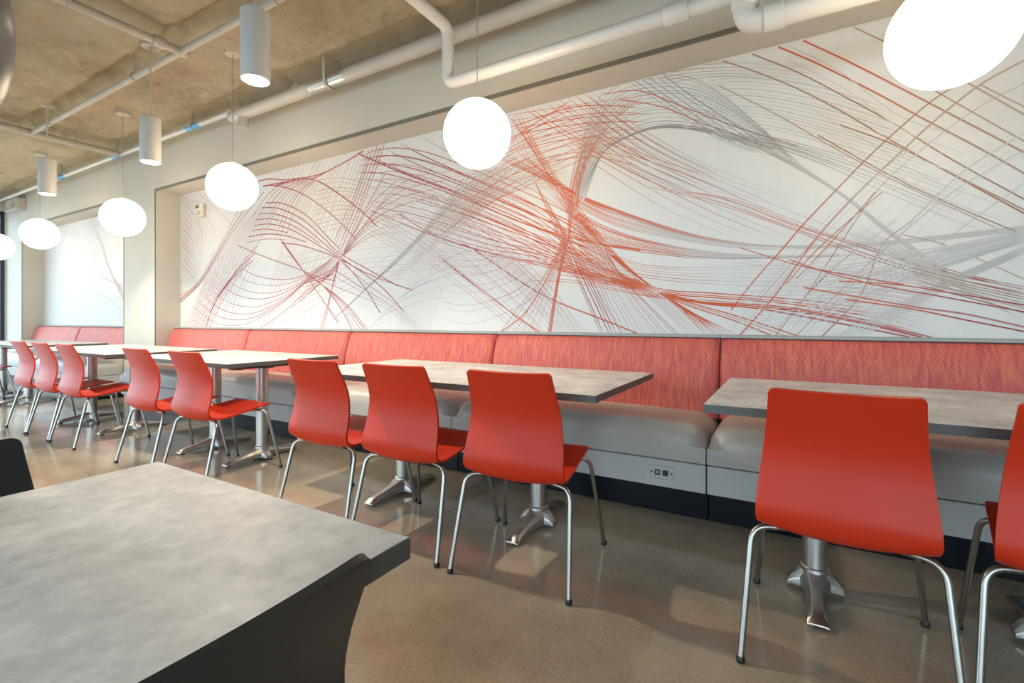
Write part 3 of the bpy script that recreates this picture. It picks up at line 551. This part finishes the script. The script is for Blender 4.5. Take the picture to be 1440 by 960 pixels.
def print_lines(name, data, x0, x1, z0, z1, yface, parent):
    vs, fs, cols = [], [], []
    layer = 0
    for n, cc, w, a0, a1, keys in data:
        S = 44
        K = [catmull(k, S) for k in keys]
        for i in range(n):
            if len(K) == 1: C = K[0]
            else:
                t = i / max(1, n - 1)
                t = min(1, max(0, t + (random.random() - 0.5) * 0.5 / n))
                C = [p.lerp(q, t) for p, q in zip(K[0], K[1])]
            layer += 1
            y = yface - 0.0005 - layer * 3e-6
            var = random.uniform(0.75, 1.15) if n > 1 else 1.0
            hw = w * 0.0005 * (random.uniform(0.6, 1.25) if n > 2 else 1.0)
            prev = None
            for s in range(S):
                p = C[s]
                tg = (C[min(S - 1, s + 1)] - C[max(0, s - 1)])
                nn = Vector((-tg[1], tg[0])).normalized()
                inside = x0 < p[0] < x1 and z0 < p[1] < z1
                if not inside: prev = None; continue
                q = s / (S - 1)
                al = min(1, (a0 + (a1 - a0) * q) * var * (1.0 if w > 7 else 1.5))
                if n > 3: al *= min(1, 0.25 + q * 9, 0.25 + (1 - q) * 9)
                h = min(1, max(0, (q - 0.3) / 0.4)); h = h * h * (3 - 2 * h)
                c = [(INK[cc[0]][k] * (1 - h) + INK[cc[1]][k] * h) for k in range(3)]
                c = [PAPER[k] * (1 - al) + c[k] * al for k in range(3)]
                base = len(vs)
                e = hw * (1 + 0.45 * min(1, max(0, (-p[0] - 2.5) / 3.0)))
                vs += [(p[0] + nn[0] * e, y, p[1] + nn[1] * e), (p[0] - nn[0] * e, y, p[1] - nn[1] * e)]
                cols += [(*c, 1), (*c, 1)]
                if prev is not None: fs.append((prev, prev + 1, base + 1, base))
                prev = base
    me = bpy.data.meshes.new(name); me.from_pydata(vs, [], fs)
    ca = me.color_attributes.new('ink', 'FLOAT_COLOR', 'POINT')
    ca.data.foreach_set('color', [v for c in cols for v in c])
    me.materials.append(M['ink'])
    o = bpy.data.objects.new(name, me); COL.objects.link(o); o.parent = parent
    return o
mu = MB().box(NICHE[1][0] + 0.002, NICHE[1][1] - 0.002, YM - 0.006, YM, 0.90, ZS - 0.001).build('wall_mural', M['mural'])
tag(mu, 'long white wall mural of swirling red, orange and grey lines above the booth', 'mural')
tag(print_lines('printed_lines', MURAL_LINES, NICHE[1][0] + 0.004, NICHE[1][1] - 0.004, 0.95, ZS - 0.004, YM - 0.006, mu), 'crossing fields of thin red, orange and grey curves', kind='stuff')
mu2 = MB().box(NICHE[0][0] + 0.002, NICHE[0][1] - 0.002, YM - 0.006, YM, 0.90, ZS - 0.001).build('wall_mural', M['mural'])
tag(mu2, 'pale far wall mural with faint pink lines, left of the white column', 'mural')
tag(print_lines('printed_lines', SIDE_MURAL_LINES, NICHE[0][0] + 0.004, NICHE[0][1] - 0.004, 0.95, ZS - 0.004, YM - 0.006, mu2), 'sparse faint pink and red lines', kind='stuff')

# ------------------------------------------------------------------ banquette
def seat_cushion(x0, x1, parent):
    y0, y1, zb, zt, r = 2.645, 3.20, 0.314, 0.505, 0.105
    nu, nv = 44, 22
    def edge_params(n, a, b, both):
        out = []
        for i in range(n + 1):
            t = i / n
            out.append(a + (b - a) * (0.5 - 0.5 * math.cos(PI * t) if both else 1 - math.cos(PI / 2 * t)))
        return out
    X = edge_params(nu, x0, x1, True); Y = edge_params(nv, y0, y1, False)
    def drop(d): return 0 if d >= r else r - math.sqrt(max(0, r * r - (r - d) ** 2))
    vs = []; fs = []
    for x in X:
        for y in Y:
            dx = min(x - x0, x1 - x); dy = y - y0
            dd = math.hypot(max(0, r - dx), max(0, r - dy))
            dr = r - math.sqrt(max(0, r * r - min(r, dd) ** 2))
            z = zt - dr + 0.012 * (1 - ((x - (x0 + x1) / 2) / ((x1 - x0) / 2)) ** 2)
            vs.append((x, y, max(zb + 0.03, z)))
    n1 = nv + 1
    for i in range(nu):
        for j in range(nv):
            a = i * n1 + j; fs.append((a, a + n1, a + n1 + 1, a + 1))
    # skirt down to the base, slightly bulged
    ring = [(i * n1) for i in range(nu + 1)] + [nu * n1 + j for j in range(1, nv + 1)] + [i * n1 + nv for i in range(nu - 1, -1, -1)] + [j for j in range(nv - 1, 0, -1)]
    R = len(ring)
    cx, cy = (x0 + x1) / 2, (y0 + y1) / 2
    prev = ring
    for lvl, (f, inset) in enumerate(((0.5, -0.004), (0.05, -0.001), (0.0, 0.010))):
        base = len(vs)
        for i in ring:
            x, y, z = vs[i]
            zz = zb + (z - zb) * f
            if y <= y0 + 1e-6: y = y0 + inset
            if x <= x0 + 1e-6: x = x0 + max(0, inset)
            if x >= x1 - 1e-6: x = x1 - max(0, inset)
            vs.append((x, y, zz))
        cur = list(range(base, base + R))
        for k in range(R):
            fs.append((prev[k], cur[k], cur[(k + 1) % R], prev[(k + 1) % R]))
        prev = cur
    fs.append(tuple(reversed(prev)))
    return MB().add(vs, [tuple(reversed(f)) if False else f for f in fs]).build('seat_cushion', M['vinyl'], parent, smooth=60)

def back_cushion(x0, x1, parent):
    z0, z1, r = 0.47, 0.953, 0.045
    nu, nv = 40, 18
    X = [x0 + (x1 - x0) * (0.5 - 0.5 * math.cos(PI * i / nu)) for i in range(nu + 1)]
    Z = [z0 + (z1 - z0) * math.sin(PI / 2 * j / nv) for j in range(nv + 1)]
    vs = []; fs = []
    yr = 3.300
    for x in X:
        for z in Z:
            t = (z - z0) / (z1 - z0)
            y = 3.105 + 0.105 * t - 0.018 * math.sin(PI * t)
            d = math.hypot(max(0, r - min(x - x0, x1 - x)), max(0, r - (z1 - z)))
            y += r - math.sqrt(max(0, r * r - min(r, d) ** 2))
            vs.append((x, y, z))
    n1 = nv + 1
    for i in range(nu):
        for j in range(nv):
            a = i * n1 + j; fs.append((a, a + n1, a + n1 + 1, a + 1))
    ring = [(i * n1) for i in range(nu + 1)] + [nu * n1 + j for j in range(1, nv + 1)] + [i * n1 + nv for i in range(nu - 1, -1, -1)] + [j for j in range(nv - 1, 0, -1)]
    base = len(vs)
    for i in ring: vs.append((vs[i][0], yr, vs[i][2]))
    R = len(ring)
    for k in range(R):
        fs.append((ring[k], base + k, base + (k + 1) % R, ring[(k + 1) % R]))
    fs.append(tuple(reversed(range(base, base + R))))
    return MB().add(vs, fs).build('backrest', M['weave'], parent, smooth=60)

def banquette(x0, x1, label):
    g = 0.003
    t = empty('banquette', ((x0 + x1) / 2, 2.95, 0))
    o = -t.location
    parts = []
    parts.append(MB().box(x0 + g, x1 - g, 2.725, 3.30, 0, 0.160).build('toe_kick', M['toe'], None, bevel=0.002))
    parts.append(MB().box(x0 + g, x1 - g, 2.650, 3.30, 0.162, 0.310).build('base_panel', M['vinyl_base'], None, bevel=0.006))
    parts.append(seat_cushion(x0 + g, x1 - g, None))
    parts.append(back_cushion(x0 + g, x1 - g, None))
    parts.append(MB().box(x0 + g * .5, x1 - g * .5, 3.225, 3.312, 0.955, 0.974).build('cap_rail', M['cap'], None, bevel=0.003))
    for p in parts:
        for v in p.data.vertices: v.co += Vector(o)
        p.parent = t
    tag(t, label, 'bench', 'booth bench units along the mural wall')
    return t
SEAMS = [-7.055, -5.326, -3.68, -2.018, -0.371, 1.28, 2.945]
BLAB = ['red and grey booth bench unit at the white column, end of long mural',
        'red and grey booth bench unit, second from the white column',
        'red and grey booth bench unit third from the white column',
        'red and grey booth bench unit with the power outlet in its base',
        'red and grey booth bench unit behind the nearest table at right',
        'red and grey booth bench unit cut off by the right edge of the photo']
for a, b_, l in zip(SEAMS, SEAMS[1:], BLAB): banquette(a, b_, l)
banquette(-11.945, -9.98, 'booth bench unit at the far left by the window end')
banquette(-9.98, -7.955, 'booth bench unit left of the white column, under the pale mural')

# power outlet in the bench base
t = empty('power_outlet', (-0.597, 2.650, 0.241))
tag(t, 'small metal outlet plate with two black sockets on the grey bench base', 'outlet')
MB().box(-0.064, 0.064, -0.005, 0, -0.036, 0.036).build('plate', M['plate'], t, bevel=0.002)
for dx, lit in ((-0.022, True), (0.020, False)):
    s = MB().box(dx - 0.0145, dx + 0.0145, -0.008, -0.005, -0.015, 0.015).build('socket', M['socket'], t, bevel=0.001)
    if lit:
        for q in (-0.0035, 0.0055): MB().box(dx + q - 0.002, dx + q + 0.002, -0.009, -0.008, -0.006, 0.007).build('contact', M['contact'], s)
for dx in (-0.053, 0.052): MB().tube([(dx, -0.0075, 0), (dx, -0.005, 0)], 0.005, 12).build('screw', M['socket'], t)

# ------------------------------------------------------------------ chairs
PROF = [(-0.262, 0.858), (-0.240, 0.805), (-0.214, 0.740), (-0.200, 0.680), (-0.203, 0.610), (-0.217, 0.540), (-0.229, 0.490), (-0.226, 0.452), (-0.196, 0.420), (-0.140, 0.407), (-0.06, 0.411), (0.04, 0.427), (0.14, 0.447), (0.205, 0.459), (0.236, 0.460)]
WID = [0.186, 0.190, 0.196, 0.203, 0.212, 0.220, 0.224, 0.225, 0.222, 0.216, 0.211, 0.207, 0.204, 0.202, 0.200]
CUR = [0.007, 0.009, 0.012, 0.015, 0.017, 0.017, 0.015, 0.013, 0.012, 0.012, 0.012, 0.010, 0.006, 0.003, 0.002]
def shell_mesh(name, mat):
    T = 14
    pick = [0, 1, 2, 4, 6, 9, 12] + list(range(20, 585, 14)) + [588, 591, 594, 596, 598, 599, 600]
    S = len(pick)
    D1 = catmull([(y, z, w) for (y, z), w in zip(PROF, WID)], 601); D2 = catmull([(y, z, c) for (y, z), c in zip(PROF, CUR)], 601)
    C = [D1[i] for i in pick]; C2 = [D2[i] for i in pick]
    L = [0]
    for a, b_ in zip(C, C[1:]): L.append(L[-1] + math.hypot(b_[0] - a[0], b_[1] - a[1]))
    th = 0.011; r = 0.017
    top, bot = [], []
    for i in range(S):
        y, z, w = C[i]; c = C2[i][2]
        a, b_ = C[max(0, i - 1)], C[min(S - 1, i + 1)]
        ty, tz = b_[0] - a[0], b_[1] - a[1]; l = math.hypot(ty, tz); ty /= l; tz /= l
        ny, nz = -tz, ty                     # towards the sitter
        if ny * 1 + nz * 1 < 0: ny, nz = -ny, -nz
        d = min(L[i], L[-1] - L[i])
        if d < r: w = w - r + math.sqrt(max(0, r * r - (r - d) ** 2))
        for k in range(T + 1):
            v = -1 + 2 * k / T
            v = math.sin(v * PI / 2) * 0.5 + v * 0.5
            off = c * v * v
            sag = (0.010 * (1 - v * v)) if C[i][1] < 0.46 and C[i][0] < 0 else 0
            top.append((w * v, y + ny * (off + th / 2), z + nz * (off + th / 2) - sag))
            bot.append((w * v, y + ny * (off - th / 2), z + nz * (off - th / 2) - sag))
    n1 = T + 1; K = len(top); fs = []
    for i in range(S - 1):
        for k in range(T):
            a = i * n1 + k
            fs.append((a, a + n1, a + n1 + 1, a + 1))
            fs.append((K + a, K + a + 1, K + a + n1 + 1, K + a + n1))
    ring = [i * n1 for i in range(S)] + [(S - 1) * n1 + k for k in range(1, n1)] + [i * n1 + T for i in range(S - 2, -1, -1)] + [k for k in range(T - 1, 0, -1)]
    for p, q in zip(ring, ring[1:] + ring[:1]): fs.append((p, K + p, K + q, q))
    return MB().add(top + bot, fs).build(name, mat, None, smooth=50)

def bent(pts, r, n=6):
    """polyline with rounded corners"""
    P = [Vector(p) for p in pts]; out = [P[0]]
    for a, b_, c in zip(P, P[1:], P[2:]):
        d1 = (a - b_); d2 = (c - b_); q = min(r, d1.length * 0.45, d2.length * 0.45)
        s, e = b_ + d1.normalized() * q, b_ + d2.normalized() * q
        for k in range(n + 1):
            t = k / n; out.append(s * (1 - t) ** 2 + b_ * 2 * t * (1 - t) + e * t * t)
    out.append(P[-1])
    return out
def make_chair(mat, name):
    t = empty(name)
    sh = shell_mesh('seat_shell', mat); sh.parent = t
    for sy, ys, yb, zb, yf in ((-1, -0.10, -0.170, 0.398, -0.264), (1, 0.105, 0.185, 0.428, 0.266)):
        for s in (-1, 1):
            path = bent([(s * 0.06, ys, zb - 0.004 + (0.004 if sy < 0 else -0.004)), (s * (0.238 if sy < 0 else 0.214), yb, zb), (s * 0.262, yf, 0.012)], 0.05)
            lg = MB().tube(path, 0.0095, 12).build('leg', M['steel'], t, smooth=50)
            MB().lathe([(0.008, 0.0), (0.0125, 0.002), (0.0135, 0.008), (0.0135, 0.014), (0.010, 0.020)], 14, (s * 0.262, yf, 0)).build('glide', M['rubber'], lg, smooth=40)
    MB().box(-0.075, 0.075, -0.115, -0.085, 0.380, 0.392).box(-0.075, 0.075, 0.09, 0.12, 0.408, 0.420).box(-0.015, 0.015, -0.1, 0.105, 0.384, 0.398).build('seat_bracket', M['steel'], t)
    return t
chair = make_chair(M['red'], 'chair')
CH = [(0.140, 1.905, -2, 'red chair in front at the right, nearest fully visible to the camera'),
      (0.725, 1.905, -9, 'red chair cut off by the right edge of the photo'),
      (-1.000, 1.900, 5, 'rightmost of the three red chairs at the table with the outlet bench'),
      (-1.590, 1.880, 2, 'middle of the three red chairs at the long centre table'),
      (-2.160, 1.880, 1, 'leftmost of the three red chairs at the long centre table'),
      (-3.435, 1.880, 1, 'right one of the two red chairs in front of the white column'),
      (-4.075, 1.865, 0, 'left one of the two red chairs in front of the white column'),
      (-5.325, 1.850, 0, 'right one of three red chairs tucked together at the far left table'),
      (-5.890, 1.850, 0, 'middle one of three red chairs tucked together at the far left table'),
      (-6.450, 1.850, 0, 'left one of three red chairs tucked together at the far left table'),
      (-8.88, 1.87, 0, 'red chair mostly outside the left edge, only its seat showing')]
for i, (x, y, a, l) in enumerate(CH):
    c = chair if i == 0 else copy_tree(chair)
    c.location = (x, y, 0); c.rotation_euler = (0, 0, math.radians(a))
    tag(c, l, 'chair', 'red shell chairs along the booth tables')
black = make_chair(M['dark'], 'chair')
for i, (x, y, a, l) in enumerate([(-0.636, 0.197, 90, 'dark charcoal chair in the foreground with its back to the camera'), (-1.183, 0.180, -90, 'dark charcoal chair at the left edge behind the foreground table')]):
    c = black if i == 0 else copy_tree(black)
    c.location = (x, y, 0); c.rotation_euler = (0, 0, math.radians(a)); c.scale = (0.95, 0.95, 0.95)
    tag(c, l, 'chair', 'dark chairs at the foreground table')

# ------------------------------------------------------------------ tables
def foot_mesh(half):
    mb = MB()
    def arm(pts, ax, sg):
        secs = []
        for d, hw, zt, zb in pts:
            q = []
            for u, z in ((-hw, zb), (-hw, zb + (zt - zb) * 0.55), (-hw * 0.55, zt), (hw * 0.55, zt), (hw, zb + (zt - zb) * 0.55), (hw, zb)):
                q.append((u * sg, d * sg, z) if ax == 'y' else (d * sg, -u * sg, z))
            secs.append(q)
        mb.loft(secs)
    for sg in (-1, 1):
        arm([(0.0, 0.058, 0.088, 0.020), (0.045, 0.050, 0.086, 0.020), (0.080, 0.036, 0.072, 0.018), (half * 0.5, 0.030, 0.058, 0.016), (half * 0.8, 0.030, 0.044, 0.014), (half - 0.02, 0.034, 0.036, 0.012), (half, 0.034, 0.018, 0.012)], 'y', sg)
        arm([(0.0, 0.05, 0.087, 0.020), (0.045, 0.042, 0.082, 0.020), (0.075, 0.030, 0.060, 0.018), (0.095, 0.026, 0.034, 0.014)], 'x', sg)
    return mb
def table(x0, x1, y0, y1, posts, py, label, half=0.285, pr=0.043, group=None):
    zt = 0.757
    cx, cy = (x0 + x1) / 2, (y0 + y1) / 2
    t = empty('table', (cx, cy, 0))
    hx, hy = (x1 - x0) / 2, (y1 - y0) / 2
    MB().box(-hx + 0.002, hx - 0.002, -hy + 0.002, hy - 0.002, zt - 0.029, zt).build('table_top', M['laminate'], t)
    e = MB()
    for (a, b_, c, d) in ((-hx, hx, -hy, -hy + 0.0018), (-hx, hx, hy - 0.0018, hy), (-hx, -hx + 0.0018, -hy + 0.0018, hy - 0.0018), (hx - 0.0018, hx, -hy + 0.0018, hy - 0.0018)):
        e.box(a, b_, c, d, zt - 0.031, zt - 0.0006)
    e.build('edge_band', M['edge'], t)
    for p in posts:
        dx, dy = p - cx, py - cy
        f = foot_mesh(half).build('foot', M['cast'], t, smooth=35, bevel=0.004); f.location = (dx, dy, 0)
        for s in (-1, 1): MB().lathe([(0.014, 0), (0.016, 0.004), (0.016, 0.016)], 14, (0, s * (half - 0.03), 0)).build('glide', M['rubber'], f)
        c = MB().lathe([(pr, 0.082), (pr, 0.70)], 28).build('column', M['brushed'], t, smooth=40); c.location = (dx, dy, 0)
        MB().lathe([(pr + 0.006, 0.080), (pr + 0.006, 0.098), (pr + 0.001, 0.102)], 28).build('collar', M['cast'], c, smooth=40)
        p2 = MB().box(-0.03, 0.03, -0.24, 0.24, 0.700, 0.7275).box(-0.1, 0.1, -0.03, 0.03, 0.700, 0.7275).build('top_plate', M['edge'], t); p2.location = (dx, dy, 0)
    tag(t, label, 'table', group)
    return t
TG = 'tables along the booth'
table(-0.275, 1.30, 1.885, 2.83, (0.088, 0.745), 2.235, 'grey topped table at the right in front of the nearest booth', group=TG)
table(-2.66, -0.685, 1.865, 2.83, (-1.135, -2.082), 2.235, 'long grey topped centre table with three red chairs', group=TG)
table(-4.93, -3.38, 1.880, 2.83, (-3.52, -4.17), 2.225, 'grey topped table by the white column with two red chairs', group=TG)
table(-7.25, -5.22, 1.850, 2.80, (-5.50, -6.48), 2.18, 'grey topped table left of the column with three red chairs', group=TG)
table(-10.0, -7.83, 1.95, 2.80, (-8.52, -9.5), 2.21, 'farthest grey topped table at the left edge by the window', group=TG)
table(-1.205, -0.472, -0.24, 0.522, (-0.911,), 0.16, 'large grey speckled table top in the left foreground', half=0.19, pr=0.038)

# ------------------------------------------------------------------ pendant lights
def make_globe(x, y, z, label, r=0.203):
    t = empty('globe_pendant', (x, y, z))
    prof = [(max(0.004, r * math.sin(PI * k / 28)), -r * math.cos(PI * k / 28)) for k in range(29)]
    MB().lathe(prof, 40).build('globe', M['globe'], t, smooth=180)
    zc = ceil_z(x, y) - z
    MB().tube([(0, 0, r - 0.003), (0, 0, zc - 0.02)], 0.003, 8).build('cord', M['cord'], t)
    MB().lathe([(0.03, r - 0.012), (0.028, r + 0.012), (0.008, r + 0.02)], 20).build('cord_grip', M['cyl'], t, smooth=40)
    MB().lathe([(0.062, zc - 0.034), (0.065, zc - 0.028), (0.065, zc + 0.02)], 28).build('canopy', M['canopy'], t, smooth=40)
    tag(t, label, 'pendant light', 'round globe pendants over the booth tables')
GL = [(0.532, 2.162, 'largest glowing globe pendant at the top right corner'),
      (-1.635, 2.192, 'round glowing globe pendant above the long centre table'),
      (-4.228, 2.232, 'glowing globe pendant third from the right, left of the mural swirl'),
      (-6.333, 2.190, 'glowing globe pendant in front of the white column'),
      (-8.807, 2.230, 'glowing globe pendant in front of the pale far mural'),
      (-10.62, 2.195, 'glowing globe pendant cut off by the left edge of the photo')]
for x, z, l in GL: make_globe(x, 2.4, z, l)

def make_cyl(x, y, zb, label, r=0.075, hgt=0.375):
    t = empty('cylinder_downlight', (x, y, zb))
    MB().lathe([(r - 0.008, 0.004), (r - 0.003, 0.0), (r, 0.004), (r, hgt - 0.006), (r - 0.006, hgt), (0.01, hgt + 0.001)], 36).build('housing', M['cyl'], t, smooth=40)
    MB().lathe([(r - 0.012, -0.001), (r - 0.010, 0.003)], 32).build('lens', M['lens'], t)
    zc = ceil_z(x, y) - zb
    MB().tube([(0, 0, hgt), (0, 0, zc - 0.02)], 0.008, 10).build('rod', M['canopy'], t, smooth=40)
    MB().lathe([(0.066, zc - 0.036), (0.070, zc - 0.030), (0.070, zc + 0.02)], 28).build('canopy', M['canopy'], t, smooth=40)
    ld = bpy.data.lights.new('downlight', 'SPOT'); ld.energy = 140; ld.color = (1.0, 0.86, 0.66)
    ld.spot_size = math.radians(125); ld.spot_blend = 0.5; ld.shadow_soft_size = 0.03
    lo = bpy.data.objects.new('downlight', ld); COL.objects.link(lo); lo.parent = t; lo.location = (0, 0, -0.035)
    tag(t, label, 'ceiling light', 'white cylinder downlights')
make_cyl(-2.545, 1.57, 2.385, 'white cylinder downlight hanging nearest the camera at top left')
make_cyl(-4.630, 1.945, 2.385, 'middle white cylinder downlight on a long rod')
make_cyl(-6.850, 1.925, 2.405, 'farthest tan cylinder downlight at the left')

# dark dome pendant at the top left corner
t = empty('dome_pendant', (-1.05, 0.0, 1.475))
prof = [(max(0.006, 0.252 * math.sin(PI * k / 24)), 0.252 * math.cos(PI * k / 24)) for k in range(0, 21)]
prof += [(r - 0.006, z + 0.002) for r, z in reversed(prof[1:])]
MB().lathe(prof, 40).build('shade', M['dome'], t, smooth=60)
zc = ceil_z(-1.05, 0.0) - 1.475
MB().tube([(0, 0, 0.24), (0, 0, zc - 0.02)], 0.004, 8).build('cord', M['cord'], t)
MB().lathe([(0.062, zc - 0.034), (0.065, zc - 0.028), (0.065, zc + 0.02)], 28).build('canopy', M['canopy'], t, smooth=40)
MB().lathe([(0.012, 0.02), (0.03, 0.03), (0.034, 0.06), (0.02, 0.09), (0.02, 0.235)], 20).build('bulb', M['cyl'], t, smooth=60)
tag(t, 'dark rounded pendant shade cut off at the top left corner', 'pendant light')

# ------------------------------------------------------------------ pipes under the ceiling
def hanger(parent, x, y, z, r, along='x', mat='pipe_beige', strap=False):
    m = MB()
    top = ceil_z(x, y) + 0.03
    if strap:
        pts = [(x - 0.0, y - r - 0.006, top)]
        for k in range(9):
            a = PI + PI * k / 8
            pts.append((x, y + (r + 0.006) * math.cos(a), z + (r + 0.006) * math.sin(a)))
        pts.append((x, y + r + 0.006, top))
        for p, q in zip(pts, pts[1:]):
            p, q = Vector(p), Vector(q); n = Vector((0, -(q - p).z, (q - p).y)).normalized() * 0.003
            vs = []
            for e in (p, q):
                for dx in (-0.018, 0.018):
                    for s in (-1, 1): vs.append((e.x + dx, e.y + n.y * s, e.z + n.z * s))
            m.add(vs, [(0, 1, 3, 2), (4, 6, 7, 5), (0, 4, 5, 1), (2, 3, 7, 6), (0, 2, 6, 4), (1, 5, 7, 3)])
    else:
        ring = []
        for k in range(13):
            a = 2 * PI * k / 12
            ring.append((x, y + (r + 0.005) * math.cos(a), z + (r + 0.005) * math.sin(a)) if along == 'x' else (x + (r + 0.005) * math.cos(a), y, z + (r + 0.005) * math.sin(a)))
        m.tube(ring, 0.006, 6, caps=False)
        m.tube([(x, y, z + r), (x, y, top)], 0.006, 8)
    return m.build('hanger', M[mat], parent, smooth=40)
def pipe(name, label, path, r, mat, bend=0.09):
    pts = bent(path, bend, 8) if len(path) > 2 else path
    o = MB().tube(pts, r, 20).build(name, M[mat], None, smooth=40)
    if label: tag(o, label, 'pipe')
    return o
def sleeve(parent, a, b_, r, mat, name='coupling'):
    a, b_ = Vector(a), Vector(b_); d = (b_ - a)
    return MB().tube([a, a + d * 0.04, b_ - d * 0.04, b_], [r * 0.93, r, r, r * 0.93], 20).build(name, M[mat], parent, smooth=40)

p = pipe('ceiling_pipe', 'wide painted pipe running along the top of the wall under the ceiling', [(-5.05, 2.865, 3.185), (XR - 0.01, 2.865, 3.185)], 0.058, 'pipe')
hanger(p, -3.53, 2.865, 3.185, 0.062, mat='pipe_beige', strap=True)
sleeve(p, (-3.78, 2.865, 3.185), (-3.30, 2.865, 3.185), 0.061, 'galv', 'metal_sleeve')
hanger(p, 0.2, 2.865, 3.185, 0.060, strap=True)
MB().lathe([(0.05, -0.10), (0.05, 0.0)], 20, (-4.85, 2.865, 3.14)).build('elbow_stub', M['pipe'], p, smooth=40)
p = pipe('conduit_pipe', 'thin pale conduit with blue couplings along the wall top at left', [(XL + 0.01, 2.865, 3.245), (-5.03, 2.865, 3.245)], 0.026, 'pvc')
for x in (-5.82, -7.727, -9.608): 
    sleeve(p, (x - 0.14, 2.865, 3.245), (x + 0.14, 2.865, 3.245), 0.029, 'blue')
    hanger(p, x, 2.865, 3.245, 0.03, mat='galv')
p = pipe('drop_pipe', 'white pipe that drops from the ceiling and runs right, widening past an elbow', [(-2.104, -3.0, 3.15), (-2.104, 2.72, 3.15), (-2.104, 2.72, 2.750), (-0.194, 2.72, 2.750), (-0.194, 2.72, 2.60)], 0.043, 'pvc', 0.075)
sleeve(p, (-0.60, 2.72, 2.750), (-0.47, 2.72, 2.750), 0.054, 'pvc')
p2 = pipe('wide_run', None, [(-0.194, 2.72, 2.80), (-0.194, 2.72, 2.585), (XR - 0.01, 2.72, 2.585)], 0.058, 'pvc', 0.07)
p2.parent = p
sleeve(p2, (-0.194, 2.72, 2.66), (-0.194, 2.72, 2.79), 0.066, 'pvc')
sleeve(p2, (-0.11, 2.72, 2.585), (-0.02, 2.72, 2.585), 0.066, 'pvc')
p = pipe('sprinkler_pipe', 'beige sprinkler pipe with a side branch under the sprayed ceiling', [(-7.56, 2.0, 3.232), (XR - 0.01, 2.0, 3.232)], 0.026, 'pipe_beige')
for x in (-7.0, -5.05, -3.0, -0.5): hanger(p, x, 2.0, 3.232, 0.026)
sp_ = p
p = pipe('branch', None, [(-4.25, YF + 0.01, 3.232), (-4.25, 1.97, 3.232)], 0.031, 'pipe_beige')
sleeve(p, (-4.25, 1.80, 3.232), (-4.25, 1.88, 3.232), 0.045, 'pipe_beige'); sleeve(p, (-4.25, 1.95, 3.232), (-4.25, 2.05, 3.232), 0.036, 'pipe_beige')
p.parent = sp_
hanger(sp_, -4.25, 1.3, 3.232, 0.031, 'y')
p = pipe('cross_pipe', 'beige pipe crossing the ceiling above the farthest cylinder light', [(-7.6, YF + 0.01, 3.232), (-7.6, 2.82, 3.232)], 0.04, 'pipe_beige')
for y in (1.0, 1.9, 2.4): hanger(p, -7.6, y, 3.232, 0.04, 'y')

# junction box at the far left wall top
t = MB().box(-12.35, -11.75, 2.90, YB - 0.001, 3.02, 3.22).build('junction_box', M['pipe'], None, bevel=0.006)
tag(t, 'pale box at the end of the conduit, far left under the ceiling', 'junction box')
MB().box(-11.98, -11.86, 2.892, 2.90, 3.06, 3.12).build('cover', M['galv'], t)

# small alarm device on the mural
t = MB().box(-6.60, -6.43, YM - 0.052, YM - 0.0062, 2.375, 2.545).build('alarm_device', M['device'], None, bevel=0.012, segs=3)
tag(t, 'small ivory wall device with a dark window at the upper left of the mural', 'alarm')
MB().box(-6.585, -6.515, YM - 0.056, YM - 0.050, 2.493, 2.528).build('display', M['socket'], t)
MB().box(-6.56, -6.54, YM - 0.057, YM - 0.0555, 2.500, 2.522).build('indicator', M['cap'], t)
MB().box(-6.56, -6.47, YM - 0.055, YM - 0.050, 2.40, 2.46).build('grille', M['canopy'], t, bevel=0.002)
